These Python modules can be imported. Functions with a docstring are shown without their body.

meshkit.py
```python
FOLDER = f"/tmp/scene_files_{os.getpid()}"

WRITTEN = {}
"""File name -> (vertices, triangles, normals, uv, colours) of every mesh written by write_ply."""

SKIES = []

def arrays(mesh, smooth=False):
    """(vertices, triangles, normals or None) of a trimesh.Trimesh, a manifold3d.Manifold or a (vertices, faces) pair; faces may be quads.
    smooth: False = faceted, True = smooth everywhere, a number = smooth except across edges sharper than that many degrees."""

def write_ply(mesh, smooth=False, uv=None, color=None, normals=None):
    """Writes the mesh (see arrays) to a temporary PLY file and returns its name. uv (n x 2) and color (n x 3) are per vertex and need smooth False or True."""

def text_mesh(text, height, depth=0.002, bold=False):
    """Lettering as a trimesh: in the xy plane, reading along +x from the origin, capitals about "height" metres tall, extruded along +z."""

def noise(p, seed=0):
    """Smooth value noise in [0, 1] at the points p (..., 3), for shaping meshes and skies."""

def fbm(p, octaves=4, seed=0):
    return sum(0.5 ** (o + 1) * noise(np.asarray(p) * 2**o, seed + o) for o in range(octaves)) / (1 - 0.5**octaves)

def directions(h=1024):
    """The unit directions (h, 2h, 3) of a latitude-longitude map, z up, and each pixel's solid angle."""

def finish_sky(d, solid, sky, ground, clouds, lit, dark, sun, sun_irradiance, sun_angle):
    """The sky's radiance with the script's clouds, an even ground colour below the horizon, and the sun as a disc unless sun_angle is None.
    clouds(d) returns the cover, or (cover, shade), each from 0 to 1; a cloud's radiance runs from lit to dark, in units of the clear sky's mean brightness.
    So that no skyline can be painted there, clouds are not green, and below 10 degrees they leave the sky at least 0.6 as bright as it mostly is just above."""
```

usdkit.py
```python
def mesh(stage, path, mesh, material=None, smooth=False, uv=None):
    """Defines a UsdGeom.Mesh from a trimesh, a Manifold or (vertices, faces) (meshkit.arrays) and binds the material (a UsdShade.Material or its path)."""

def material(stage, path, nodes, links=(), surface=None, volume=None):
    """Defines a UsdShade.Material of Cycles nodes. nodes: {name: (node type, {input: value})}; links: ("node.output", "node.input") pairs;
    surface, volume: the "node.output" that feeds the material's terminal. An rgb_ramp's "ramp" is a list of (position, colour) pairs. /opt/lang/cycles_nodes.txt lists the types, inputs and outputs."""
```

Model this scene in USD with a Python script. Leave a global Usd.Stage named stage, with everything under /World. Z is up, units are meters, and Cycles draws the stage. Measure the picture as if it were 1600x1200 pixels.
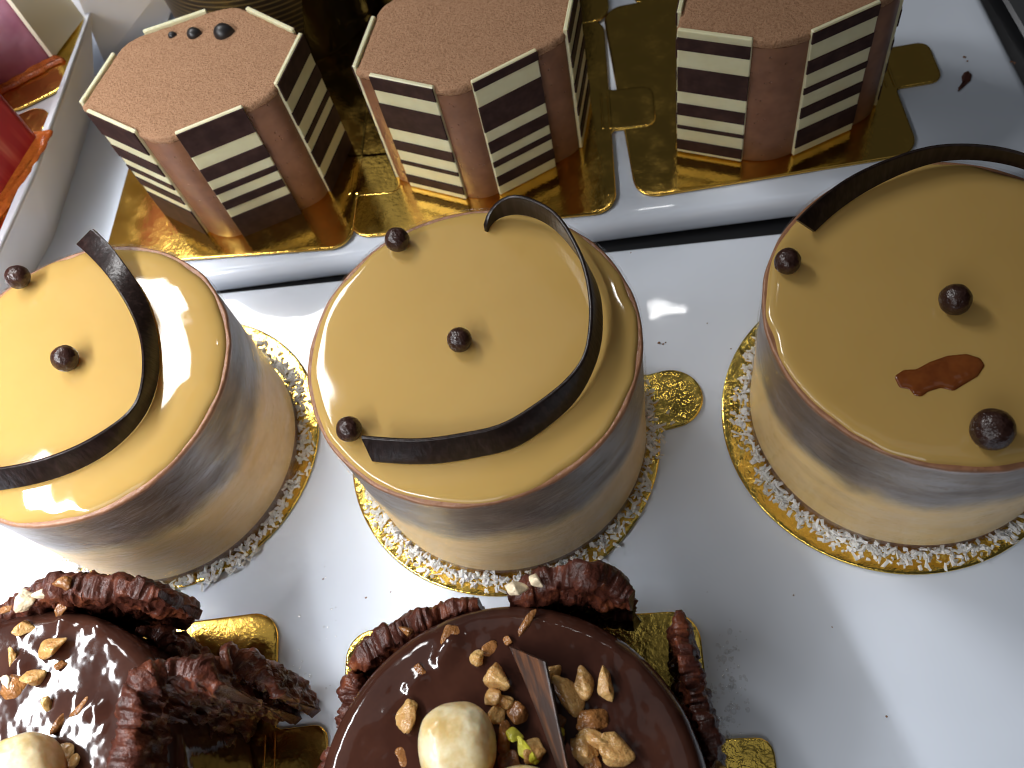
import math, random, sys
import numpy as np
import trimesh
from scipy.interpolate import CubicSpline, PchipInterpolator
from shapely.geometry import Polygon, Point, box as sbox
from shapely import affinity
from shapely.ops import unary_union
from pxr import Usd, UsdGeom, UsdLux, UsdShade, Gf, Sdf, Vt
import usdkit, meshkit
from meshkit import noise, fbm

stage = Usd.Stage.CreateInMemory()
UsdGeom.SetStageUpAxis(stage, UsdGeom.Tokens.z)
UsdGeom.SetStageMetersPerUnit(stage, 1.0)
UsdGeom.Xform.Define(stage, '/World')
UsdGeom.Scope.Define(stage, '/World/Looks')

# ------------------------------------------------------------------ camera
FPX, PITCH, ROLL, CAMH = 1468.6, 1.06371, -0.318479, 227.47      # px of a 1600 px wide frame, rad, rad, mm
_fw = np.array([0, math.cos(PITCH), -math.sin(PITCH)])
_r0 = np.array([1., 0, 0]); _u0 = np.cross(_r0, _fw)
_r = _r0 * math.cos(ROLL) + _u0 * math.sin(ROLL)
_u = -_r0 * math.sin(ROLL) + _u0 * math.cos(ROLL)
CAM = np.array([0, 0, CAMH])

def at(u, v, z):
    """World point (mm) at height z seen at pixel (u, v) of the 1600x1200 photograph: used to survey where things stand."""
    d = _fw + _r * (u - 800) / FPX - _u * (v - 600) / FPX
    return CAM + d * (z - CAMH) / d[2]

cam = UsdGeom.Camera.Define(stage, '/World/camera')
M4 = Gf.Matrix4d(*[*_r, 0], *[*_u, 0], *[*(-_fw), 0], *[*(CAM * .001), 1])
cam.AddTransformOp().Set(M4)
cam.CreateHorizontalApertureAttr(36.0); cam.CreateVerticalApertureAttr(27.0)
cam.CreateFocalLengthAttr(36.0 * FPX / 1600)
cam.CreateClippingRangeAttr(Gf.Vec2f(0.01, 50))
cam.CreateFStopAttr(24.0); cam.CreateFocusDistanceAttr(0.215)
cam.CreateExposureAttr(0.0)

# ------------------------------------------------------------------ lamps
def rect(name, centre, target, w, h, L, col):
    l = UsdLux.RectLight.Define(stage, '/World/' + name)
    c, t = np.array(centre, float), np.array(target, float)
    z = c - t; z /= np.linalg.norm(z)
    x = np.cross([0, 0, 1.], z)
    x = np.array([1., 0, 0]) if np.linalg.norm(x) < 1e-6 else x / np.linalg.norm(x)
    y = np.cross(z, x)
    l.AddTransformOp().Set(Gf.Matrix4d(*[*x, 0], *[*y, 0], *[*z, 0], *[*c, 1]))
    l.CreateWidthAttr(w); l.CreateHeightAttr(h); l.CreateIntensityAttr(L); l.CreateColorAttr(Gf.Vec3f(*col))
    return l

rect('unseen_lamp_left', (-0.225, 0.065, 0.24), (-0.350, 0.060, 0.0), 0.32, 0.048, 76.0, (0.95, 0.97, 1.0))  # out of view, lights cakes and trays from the left
rect('unseen_lamp_back', (-0.150, 0.440, 0.36), (-0.08, 0.15, 0.03), 0.08, 0.08, 26.0, (1, 0.99, 0.98))  # unseen, placed so the left cake's glaze mirrors a white patch
rect('unseen_lamp_back_001', (-0.152, 0.337, 0.36), (-0.08, 0.15, 0.03), 0.065, 0.085, 26.0, (1, 0.99, 0.98))  # unseen too, gives the other white patch in that glaze
rect('unseen_ceiling_lamp_left', (-0.75, 0.85, 1.25), (-0.2, 0.15, 0.0), 1.7, 1.1, 0.30, (0.93, 0.97, 1.0))  # out of view, lays a faint veil over the middle glaze
rect('unseen_ceiling_lamp_right', (0.30, 0.17, 1.0), (0.3, 0.17, 0.0), 0.45, 0.3, 0.25, (0.95, 0.98, 1.0))  # out of view overhead, brightens the right part of the front tray
rect('unseen_lamp_front_left', (-0.22, -0.22, 0.30), (-0.06, 0.12, 0.0), 0.34, 0.2, 2.8, (0.97, 0.98, 1.0))  # out of view, placed to light the sides that face the camera
rect('unseen_ceiling_spot', (0.26, 0.72, 1.0), (0.05, 0.13, 0.0), 0.050, 0.016, 40.0, (1, 0.99, 0.97))  # out of view, mirrored as the small highlight on the front tray
rect('added_ambient_fill', (0.0, 0.2, 2.0), (0.0, 0.2, 0.0), 7.0, 7.0, 0.036, (0.93, 0.97, 1.0))  # added dim fill, lifts the shade and gives the gold something to reflect

# ------------------------------------------------------------------ helpers
def numbered(path):
    if not stage.GetPrimAtPath(path): return path
    k = 1
    while stage.GetPrimAtPath('%s_%03d' % (path, k)): k += 1
    return '%s_%03d' % (path, k)

def data(pr, label=None, cat=None, group=None, kind=None):
    for k, v in (('label', label), ('category', cat), ('group', group), ('kind', kind)):
        if v: pr.SetCustomDataByKey(k, v)
    return pr

def thing(name, loc, label, cat, group=None, rotz=0):
    x = UsdGeom.Xform.Define(stage, numbered('/World/' + name))
    x.AddTranslateOp().Set(Gf.Vec3d(*[float(a) * .001 for a in loc]))
    if rotz: x.AddRotateZOp().Set(float(rotz))
    return data(x.GetPrim(), label, cat, group)

def obj(name, m, mat, parent=None, smooth=35, **kw):
    """One Mesh prim from a mesh in mm."""
    if isinstance(m, list): m = trimesh.util.concatenate(m)
    if isinstance(m, trimesh.Trimesh): v, f = np.asarray(m.vertices), np.asarray(m.faces)
    else: v, f = m
    base = str(parent.GetPath()) if parent is not None else '/World'
    g = usdkit.mesh(stage, numbered(base + '/' + name), (np.asarray(v) * .001, f), mat, smooth=smooth)
    return data(g.GetPrim(), **kw)

def tm(v, f): return trimesh.Trimesh(np.asarray(v, float), np.asarray(f, int), process=False)

def resample(ring, n):
    p = np.asarray(ring.coords)[:-1] if hasattr(ring, 'coords') else np.asarray(ring)
    q = np.vstack([p, p[:1]]); s = np.r_[0, np.cumsum(np.linalg.norm(np.diff(q, axis=0), axis=1))]
    t = np.linspace(0, s[-1], n, endpoint=False)
    return np.c_[np.interp(t, s, q[:, 0]), np.interp(t, s, q[:, 1])]

def ccw(p):
    a = (p[:, 0] * np.roll(p[:, 1], -1) - np.roll(p[:, 0], -1) * p[:, 1]).sum()
    return p if a > 0 else p[::-1]

def normals2(p):
    t = np.roll(p, -1, 0) - np.roll(p, 1, 0)
    t /= np.maximum(np.linalg.norm(t, axis=1, keepdims=True), 1e-9)
    return np.c_[t[:, 1], -t[:, 0]]

def loft(p, prof, top=True, bottom=True, zf=None):
    """Closed outline p (n,2) swept through prof = [(offset outward, z)...] from bottom to top."""
    p = ccw(p); n = len(p); nn = normals2(p)
    v = []
    cen = p.mean(0); rm = np.linalg.norm(p - cen, axis=1).mean()
    for o, z in prof:
        q = p + nn * max(o, -1.5)
        if o < -1.5: q = cen + (q - cen) * (1 - (-o - 1.5) / (rm - 1.5))
        v.append(np.c_[q, np.full(n, z)])
    k = len(prof); V = np.vstack(v); F = []
    i = np.arange(n); j = (i + 1) % n
    for a in range(k - 1):
        A, B = a * n, (a + 1) * n
        F += [np.c_[A + i, A + j, B + j], np.c_[A + i, B + j, B + i]]
    def cap(layer, flip):
        nonlocal V
        q = V[layer * n:(layer + 1) * n].copy()
        c = q.mean(0); off = layer * n
        for s in ((.8, .6, .4, .22, .08) if not flip else (.5,)):
            b = len(V); V = np.vstack([V, c + (q - c) * s])
            t = np.vstack([np.c_[off + i, off + j, b + j], np.c_[off + i, b + j, b + i]]); off = b
            F.append(t[:, ::-1] if flip else t)
        V = np.vstack([V, c]); ci = len(V) - 1
        t = np.c_[np.full(n, ci), off + i, off + j]
        F.append(t[:, ::-1] if flip else t)
    if top: cap(k - 1, False)
    if bottom: cap(0, True)
    return tm(V, np.vstack(F))

def rrect(w, h, r, n=160):
    return resample(sbox(-w / 2 + r, -h / 2 + r, w / 2 - r, h / 2 - r).buffer(r, 12).exterior, n)

def circle(r, n=128):
    t = np.linspace(0, 2 * np.pi, n, endpoint=False); return np.c_[np.cos(t) * r, np.sin(t) * r]

def box(w, d, h, c=(0, 0, 0), bev=0.0):
    if not bev:
        b = trimesh.creation.box((w, d, h)); b.apply_translation(c); return b
    pts = []
    for sx in (-1, 1):
        for sy in (-1, 1):
            for sz in (-1, 1):
                for k in range(3):
                    e = [w / 2 - bev, d / 2 - bev, h / 2 - bev]; e[k] += bev
                    pts.append([sx * e[0] + c[0], sy * e[1] + c[1], sz * e[2] + c[2]])
    return trimesh.convex.convex_hull(np.array(pts))

def rotz(a):
    a = math.radians(a); return np.array([[math.cos(a), -math.sin(a)], [math.sin(a), math.cos(a)]])

def place(m, loc=(0, 0, 0), euler=(0, 0, 0), scale=None):
    m = m.copy()
    if scale is not None: m.vertices = m.vertices * np.asarray(scale)
    m.apply_transform(trimesh.transformations.euler_matrix(*euler)); m.apply_translation(loc); return m

# ------------------------------------------------------------------ materials
def mat(name, nodes, links=(), surface='p.BSDF', volume=None):
    return usdkit.material(stage, '/World/Looks/' + name, nodes, links, surface=surface, volume=volume)

def plain(name, col, rough=.4, bump=None, var=None, coat=0, coat_rough=.05, metal=0, spec=.5, sss=0, sss_r=(1, .5, .25), sss_s=.002, rough_var=None, sheen=0):
    """principled with optional noise colour variation var=(scale, colour2, lo, hi) and bump=(scale, distance m, detail)"""
    n = {'p': ('principled_bsdf', {'base_color': col, 'roughness': rough, 'metallic': metal, 'specular_ior_level': spec, 'coat_weight': coat, 'coat_roughness': coat_rough,
                                   'subsurface_weight': sss, 'subsurface_radius': sss_r, 'subsurface_scale': sss_s, 'sheen_weight': sheen}),
         'tc': ('texture_coordinate', {})}
    l = []
    if var:
        n['vn'] = ('noise_texture', {'scale': var[0], 'detail': 5.0, 'roughness': .6}); n['vr'] = ('rgb_ramp', {'ramp': [(var[2], col), (var[3], var[1])]})
        l += [('tc.object', 'vn.vector'), ('vn.fac', 'vr.fac'), ('vr.color', 'p.base_color')]
    if rough_var:
        n['rn'] = ('noise_texture', {'scale': rough_var[0], 'detail': 4.0}); n['rm'] = ('map_range', {'from_min': .35, 'from_max': .65, 'to_min': rough_var[1], 'to_max': rough_var[2], 'clamp': True})
        l += [('tc.object', 'rn.vector'), ('rn.fac', 'rm.value'), ('rm.result', 'p.roughness')]
    if bump:
        n['bn'] = ('noise_texture', {'scale': bump[0], 'detail': float(bump[2]), 'roughness': .6}); n['b'] = ('bump', {'strength': 1.0, 'distance': bump[1]})
        l += [('tc.object', 'bn.vector'), ('bn.fac', 'b.height'), ('b.normal', 'p.normal')]
        if coat: l.append(('b.normal', 'p.coat_normal'))
    return mat(name, n, l)

TRAY = plain('tray_melamine', (.74, .80, .90), .2, bump=(60, .00006, 2), spec=.3, rough_var=(40, .14, .26), coat=.6, coat_rough=.035)
RIMW = plain('platter_white', (.72, .73, .77), .25)
BLACK = plain('shelf_black', (.006, .006, .007), .45)
CHROME = plain('chrome', (.6, .6, .62), .2, metal=1)
GLAZE = plain('caramel_glaze', (.45, .285, .088), .055, var=(25, (.42, .26, .075), .3, .7), bump=(70, .00006, 1), spec=.5, sss=.15, sss_s=.0015)
MOUSSE = mat('caramel_layers', {'p': ('principled_bsdf', {'roughness': .4, 'subsurface_weight': .15, 'subsurface_radius': (1, .5, .25), 'subsurface_scale': .0012}), 'tc': ('texture_coordinate', {}), 'sx': ('separate_xyz', {}),
    'n': ('noise_texture', {'scale': 70.0, 'detail': 4.0, 'roughness': .6}), 'zz': ('math', {'math_type': 'multiply_add', 'value2': .012}), 'mr': ('map_range', {'range_type': 'smoothstep', 'from_min': .0305, 'from_max': .0385, 'to_min': 0., 'to_max': 1., 'clamp': True}),
    'n2': ('noise_texture', {'scale': 110.0, 'detail': 5.0}), 'lo': ('rgb_ramp', {'ramp': [(.35, (.82, .57, .23)), (.7, (.72, .47, .165))]}), 'hi': ('rgb_ramp', {'ramp': [(.35, (.10, .062, .040)), (.7, (.20, .135, .09))]}),
    'mx': ('mix_color', {}), 'bn': ('noise_texture', {'scale': 350.0, 'detail': 4.0}), 'b': ('bump', {'distance': .00015})},
    [('tc.object', 'sx.vector'), ('tc.object', 'n.vector'), ('tc.object', 'n2.vector'), ('tc.object', 'bn.vector'), ('n.fac', 'zz.value1'), ('sx.z', 'zz.value3'), ('zz.value', 'mr.value'), ('n2.fac', 'lo.fac'), ('n2.fac', 'hi.fac'),
     ('lo.color', 'mx.a'), ('hi.color', 'mx.b'), ('mr.result', 'mx.fac'), ('mx.result', 'p.base_color'), ('bn.fac', 'b.height'), ('b.normal', 'p.normal')])
COFFEE = MOUSSE
RIMB = plain('mousse_rim', (.30, .14, .07), .35, var=(300, (.22, .10, .05), .35, .65), bump=(500, .0004, 4))
SPONGE = plain('sponge_base', (.26, .12, .05), .6, var=(300, (.17, .07, .03), .35, .65), bump=(600, .0005, 4))
COCO = plain('coconut', (.86, .84, .80), .5, var=(900, (.76, .73, .68), .4, .7), sss=.2, sss_s=.0008)
DARKC = plain('dark_chocolate', (.022, .011, .009), .32, var=(400, (.035, .019, .015), .4, .7), bump=(700, .00008, 4))
RIBBON = mat('ribbon_chocolate', {'p': ('principled_bsdf', {'base_color': (.012, .006, .006), 'roughness': .3, 'specular_ior_level': .4}), 'tc': ('texture_coordinate', {}),
    'm': ('mapping', {'scale': (1, 1, .12)}), 'n': ('noise_texture', {'scale': 900.0, 'detail': 3.0}), 'b': ('bump', {'distance': .00012}),
    'r': ('rgb_ramp', {'ramp': [(.45, (.011, .006, .005)), (.8, (.03, .017, .015))]})},
    [('tc.object', 'm.vector'), ('m.vector', 'n.vector'), ('n.fac', 'b.height'), ('b.normal', 'p.normal'), ('n.fac', 'r.fac'), ('r.color', 'p.base_color')])
PEARL = plain('chocolate_pearl', (.028, .011, .008), .28, bump=(500, .0006, 3), var=(500, (.05, .022, .016), .45, .7))
DOT = plain('chocolate_drop', (.012, .010, .010), .42)
def gold(name, col, rough, bs, bd, wrinkle=True):
    return mat(name, {'p': ('principled_bsdf', {'base_color': col, 'metallic': 1.0, 'roughness': rough}), 'tc': ('texture_coordinate', {}),
        'n': ('noise_texture', {'scale': bs, 'detail': 3.0, 'roughness': .55}), 'n2': ('noise_texture', {'scale': 45.0, 'detail': 1.0}),
        'a': ('math', {'math_type': 'multiply_add', 'value2': 4.0}), 'b': ('bump', {'distance': bd}),
        'rn': ('noise_texture', {'scale': 160.0, 'detail': 5.0}), 'rm': ('map_range', {'from_min': .4, 'from_max': .7, 'to_min': rough, 'to_max': rough + .12, 'clamp': True})},
        [('tc.object', 'n.vector'), ('tc.object', 'n2.vector'), ('tc.object', 'rn.vector'), ('n2.fac', 'a.value1'), ('n.fac', 'a.value3'), ('a.value', 'b.height'), ('b.normal', 'p.normal'), ('rn.fac', 'rm.value'), ('rm.result', 'p.roughness')])
GOLD = gold('gold_foil', (.86, .53, .11), .10, 700., .00006)
GOLDC = gold('gold_foil_crinkled', (.86, .60, .13), .13, 420., .00030)
CARD = plain('card_edge', (.22, .18, .13), .6)
# clear film: transparent mixed with gloss by fresnel, finely wrinkled
FILM = mat('acetate_film', {'t': ('transparent_bsdf', {'color': (.98, .98, .98)}), 'g': ('glossy_bsdf', {'color': (1, 1, 1), 'roughness': .05}),
    'm': ('mix_closure', {}), 'tc': ('texture_coordinate', {}), 'mp': ('mapping', {'scale': (1, 1, 3.2)}), 'n': ('noise_texture', {'scale': 130.0, 'detail': 5.0, 'roughness': .62, 'distortion': .6}), 'b': ('bump', {'distance': .0009, 'strength': .9}),
    'n2': ('noise_texture', {'scale': 55.0, 'detail': 3.0}), 'mr': ('map_range', {'from_min': .35, 'from_max': .7, 'to_min': .07, 'to_max': .24, 'clamp': True})},
    [('tc.object', 'mp.vector'), ('mp.vector', 'n.vector'), ('mp.vector', 'n2.vector'), ('n.fac', 'b.height'), ('b.normal', 'g.normal'), ('n2.fac', 'mr.value'), ('mr.result', 'm.fac'), ('t.BSDF', 'm.closure1'), ('g.BSDF', 'm.closure2')], surface='m.closure')
SMEAR = plain('caramel_smear', (.19, .052, .010), .07, var=(200, (.12, .028, .006), .35, .65), bump=(180, .0004, 2), sss=.3, sss_s=.001)
COCOA = mat('cocoa_velvet', {'p': ('principled_bsdf', {'base_color': (.29, .14, .075), 'roughness': .9, 'specular_ior_level': .15}), 'tc': ('texture_coordinate', {}),
    'n': ('noise_texture', {'scale': 1500.0, 'detail': 4.0, 'roughness': .7}), 'n2': ('noise_texture', {'scale': 60.0, 'detail': 3.0}), 'b': ('bump', {'distance': .0008}),
    'r': ('rgb_ramp', {'ramp': [(.3, (.235, .115, .06)), (.48, (.37, .205, .115)), (.7, (.44, .255, .15))]})},
    [('tc.object', 'n.vector'), ('n.fac', 'b.height'), ('b.normal', 'p.normal'), ('n.fac', 'r.fac'), ('r.color', 'p.base_color')])
CMOUSSE = mat('chocolate_mousse', {'p': ('principled_bsdf', {'base_color': (.17, .075, .04), 'roughness': .42, 'specular_ior_level': .35, 'subsurface_weight': .1, 'subsurface_scale': .001}), 'tc': ('texture_coordinate', {}),
    'n': ('noise_texture', {'scale': 130.0, 'detail': 5.0, 'roughness': .6}), 'v': ('voronoi_texture', {'scale': 420.0}), 'pr': ('map_range', {'from_min': .05, 'from_max': .16, 'to_min': 0., 'to_max': 1., 'clamp': True}), 'b': ('bump', {'distance': .0003}),
    'r': ('rgb_ramp', {'ramp': [(.3, (.14, .056, .027)), (.7, (.23, .102, .052))]})},
    [('tc.object', 'n.vector'), ('tc.object', 'v.vector'), ('v.distance', 'pr.value'), ('pr.result', 'b.height'), ('b.normal', 'p.normal'), ('n.fac', 'r.fac'), ('r.color', 'p.base_color')])
CREAM = plain('white_chocolate', (.66, .60, .38), .38, var=(150, (.60, .53, .31), .35, .7), sss=.2, sss_s=.001)
STRIPE = plain('dark_stripe', (.026, .0115, .0105), .6, spec=.14, var=(250, (.05, .024, .020), .4, .7), bump=(900, .00006, 3))
ROCHER = plain('rocher_glaze', (.030, .0105, .007), .085, var=(70, (.055, .02, .012), .4, .75), bump=(160, .00022, 2), spec=.5)
BARK = mat('caramel_bark', {'p': ('principled_bsdf', {'base_color': (.06, .014, .008), 'roughness': .33, 'specular_ior_level': .28}), 'tc': ('texture_coordinate', {}),
    'n': ('noise_texture', {'scale': 160.0, 'detail': 5.0, 'roughness': .65}), 'b': ('bump', {'distance': .0012}),
    'r': ('rgb_ramp', {'ramp': [(.3, (.024, .008, .005)), (.5, (.065, .018, .011)), (.64, (.14, .038, .016)), (.8, (.26, .095, .03))]})},
    [('tc.object', 'n.vector'), ('n.fac', 'b.height'), ('b.normal', 'p.normal'), ('n.fac', 'r.fac'), ('r.color', 'p.base_color')])
HAZEL = plain('blanched_hazelnut', (.56, .39, .15), .3, var=(110, (.74, .64, .42), .42, .62), bump=(120, .0008, 3), sss=.25, sss_s=.002)
NUT = plain('roasted_nut', (.36, .17, .05), .25, var=(260, (.56, .33, .12), .35, .65), bump=(300, .0012, 4), sss=.15, sss_s=.001)
NUTD = plain('glazed_nut', (.17, .065, .02), .15, var=(260, (.30, .13, .04), .35, .65), bump=(300, .0012, 4))
ALMOND = plain('almond_chip', (.80, .66, .45), .4, bump=(300, .0008, 3))
PIST = plain('pistachio', (.55, .52, .03), .4, var=(400, (.62, .58, .07), .35, .65), bump=(400, .0008, 3))
SHARD = mat('chocolate_shard', {'p': ('principled_bsdf', {'base_color': (.05, .022, .014), 'roughness': .4}), 'tc': ('texture_coordinate', {}), 'm': ('mapping', {'scale': (1, .12, 1), 'rotation': (0, 0, .25)}),
    'n': ('noise_texture', {'scale': 420.0, 'detail': 4.0}), 'r': ('rgb_ramp', {'ramp': [(.5, (.035, .018, .013)), (.66, (.16, .06, .022))]}), 'b': ('bump', {'distance': .0002})},
    [('tc.object', 'm.vector'), ('m.vector', 'n.vector'), ('n.fac', 'r.fac'), ('r.color', 'p.base_color'), ('n.fac', 'b.height'), ('b.normal', 'p.normal')])
PINK = plain('berry_glaze', (.42, .16, .25), .12, bump=(120, .0003, 2), var=(90, (.50, .24, .32), .35, .7))
RED = mat('red_striped_coating', {'p': ('principled_bsdf', {'base_color': (.5, .03, .03), 'roughness': .25}), 'tc': ('texture_coordinate', {}), 'm': ('mapping', {'scale': (1, .06, .06), 'rotation': (0, 0, .35)}),
    'n': ('noise_texture', {'scale': 330.0, 'detail': 3.0}), 'r': ('rgb_ramp', {'ramp': [(.38, (.42, .02, .03)), (.52, (.55, .06, .05)), (.66, (.72, .22, .14))]})},
    [('tc.object', 'm.vector'), ('m.vector', 'n.vector'), ('n.fac', 'r.fac'), ('r.color', 'p.base_color')])
JELLY = plain('orange_jelly', (.50, .13, .02), .12, var=(200, (.36, .07, .012), .35, .65), bump=(220, .0015, 4))
IVORY = plain('ivory_plaque', (.76, .71, .55), .4)
RIBBED = mat('gold_ribbed_wrap', {'p': ('principled_bsdf', {'base_color': (.1, .06, .02), 'roughness': .35}), 'tc': ('texture_coordinate', {}), 's': ('separate_xyz', {}),
    'w': ('math', {'math_type': 'multiply', 'value2': 2 * math.pi / .0019}), 'sn': ('math', {'math_type': 'sine'}), 'r': ('rgb_ramp', {'ramp': [(.0, (.02, .012, .008)), (.6, (.014, .009, .006)), (.95, (.13, .09, .035))]}),
    'mr': ('map_range', {'from_min': -1., 'from_max': 1., 'to_min': 0., 'to_max': 1.})},
    [('tc.object', 's.vector'), ('s.z', 'w.value1'), ('w.value', 'sn.value1'), ('sn.value', 'mr.value'), ('mr.result', 'r.fac'), ('r.color', 'p.base_color')])
MIRRORC = plain('mirror_chocolate', (.012, .007, .005), .08, bump=(60, .0002, 2))

# ------------------------------------------------------------------ the setting
ROW = -14.6
def poly_tray(pts, prof, name, mt, **kw):
    p = resample(Polygon(pts).buffer(-6).buffer(6, 8).exterior, 400)
    return obj(name, loft(p, prof), mt, None, smooth=40, **kw)

def onrow(P, along, back, ang=ROW):
    a = math.radians(ang); return np.array([P[0] + along * math.cos(a) - back * math.sin(a), P[1] + along * math.sin(a) + back * math.cos(a)])

slab = obj('shelf', box(1400, 1200, 10, (0, 200, -13.5)), BLACK, None, smooth=False, kind='structure')
F0 = np.array([5.75, 168.3]) # a point of the front tray's far edge
ft = [onrow(F0, -420, 0, -14.9), onrow(F0, 330, 0, -14.9), onrow(F0, 330, -330, -14.9), onrow(F0, -420, -330, -14.9)]
edge = [(-1.2, -8), (0, -7), (0, -2.6), (-.35, -1.2), (-1.2, -.35), (-2.6, 0), (-6, 0)]
poly_tray(ft, edge, 'front_tray', TRAY, kind='structure')
B0 = np.array([8.8, 175.0])
rt = [onrow(B0, -165, 0, -13.4), onrow(B0, 165, 0, -13.4), np.array([222., 432.]), onrow(B0, -165, 300, -13.4)]
edge2 = [(-1.8, -8), (-.4, -7.4), (0, -6), (-.2, -3.4), (-.9, -1.6), (-2.2, -.5), (-4, 0), (-9, 0)]
poly_tray(rt, edge2, 'rear_tray', TRAY, kind='structure')
ca, cb = at(1568, 0, -2)[:2], at(1600, 55, -2)[:2]
d = (cb - ca) / np.linalg.norm(cb - ca); nrm = np.array([-d[1], d[0]])
if nrm[0] < 0: nrm = -nrm
q = [ca - d * 120 , ca + d * 190 , ca + d * 190 + nrm * 9, ca - d * 120 + nrm * 9]
tr = thing('case_frame', (*ca, -8.5), 'chrome trim strip of the display case beside the rear tray', 'display case frame')
obj('chrome_strip', loft(resample(Polygon([p - ca for p in q]).exterior, 120), [(0, 0), (0, 6), (-1, 7)]), CHROME, tr)
q2 = [p - ca + nrm * 10 for p in q]
obj('dark_panel', loft(resample(Polygon([p + (nrm * 30 if k > 1 else 0) for k, p in enumerate(q2)]).exterior, 120), [(0, 0), (0, 5)]), BLACK, tr)

# ------------------------------------------------------------------ boards
def board(name, outline, loc, label, cat, mt, group=None, rot=0, fold=None):
    t = thing(name, loc, label, cat, group, rot)
    obj('card_core', loft(outline, [(-.3, 0), (-.08, .12), (-.08, .7), (-.3, .8)]), CARD, t)
    obj('gold_foil', loft(outline, [(-.02, .45), (.05, .7), (0, .92), (-.18, 1.08), (-.5, 1.16), (-1.4, 1.18)], bottom=False), mt, t)
    if fold is not None: obj('tab_crease', fold, mt, t)
    return t

def square_board(w, tabdir, tw=15, tl=12, r=7):
    s = sbox(-w / 2 + r, -w / 2 + r, w / 2 - r, w / 2 - r).buffer(r, 10)
    tab = sbox(w / 2 - 6, tabdir - tw / 2 + 3.5, w / 2 + tl - 3.5, tabdir + tw / 2 - 3.5).buffer(3.5, 8)
    u = unary_union([s, tab]).buffer(1).buffer(-2).buffer(1)
    f = box(.9, tw - 1, .35, (w / 2 - .2, tabdir, 1.2), .16)
    f2 = box(.7, tw - 1.5, .3, (w / 2 - 2.6, tabdir, 1.2), .13)
    return resample(u.exterior, 260), trimesh.util.concatenate([f, f2])

def round_board(R, tab_ang, tw=17, tl=13):
    a = math.radians(tab_ang)
    t = affinity.rotate(unary_union([sbox(R - 10, -tw / 2, R + tl - tw / 2, tw / 2), Point(R + tl - tw / 2, 0).buffer(tw / 2, 16)]), tab_ang, origin=(0, 0))
    u = unary_union([Point(0, 0).buffer(R, 48), t]).buffer(2).buffer(-4).buffer(2)
    return resample(u.exterior, 280)

# ------------------------------------------------------------------ caramel cakes
HC = 52.2   # top of the glaze
RC = 37.4
def rough_circle(r, seed, amp, n=180, sc=3.0):
    t = np.linspace(0, 2 * np.pi, n, endpoint=False)
    k = noise(np.c_[np.cos(t) * sc + 9, np.sin(t) * sc + 9, np.full(n, 3.3)], seed) - .5
    return np.c_[np.cos(t), np.sin(t)] * (r + amp * k)[:, None]

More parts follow.
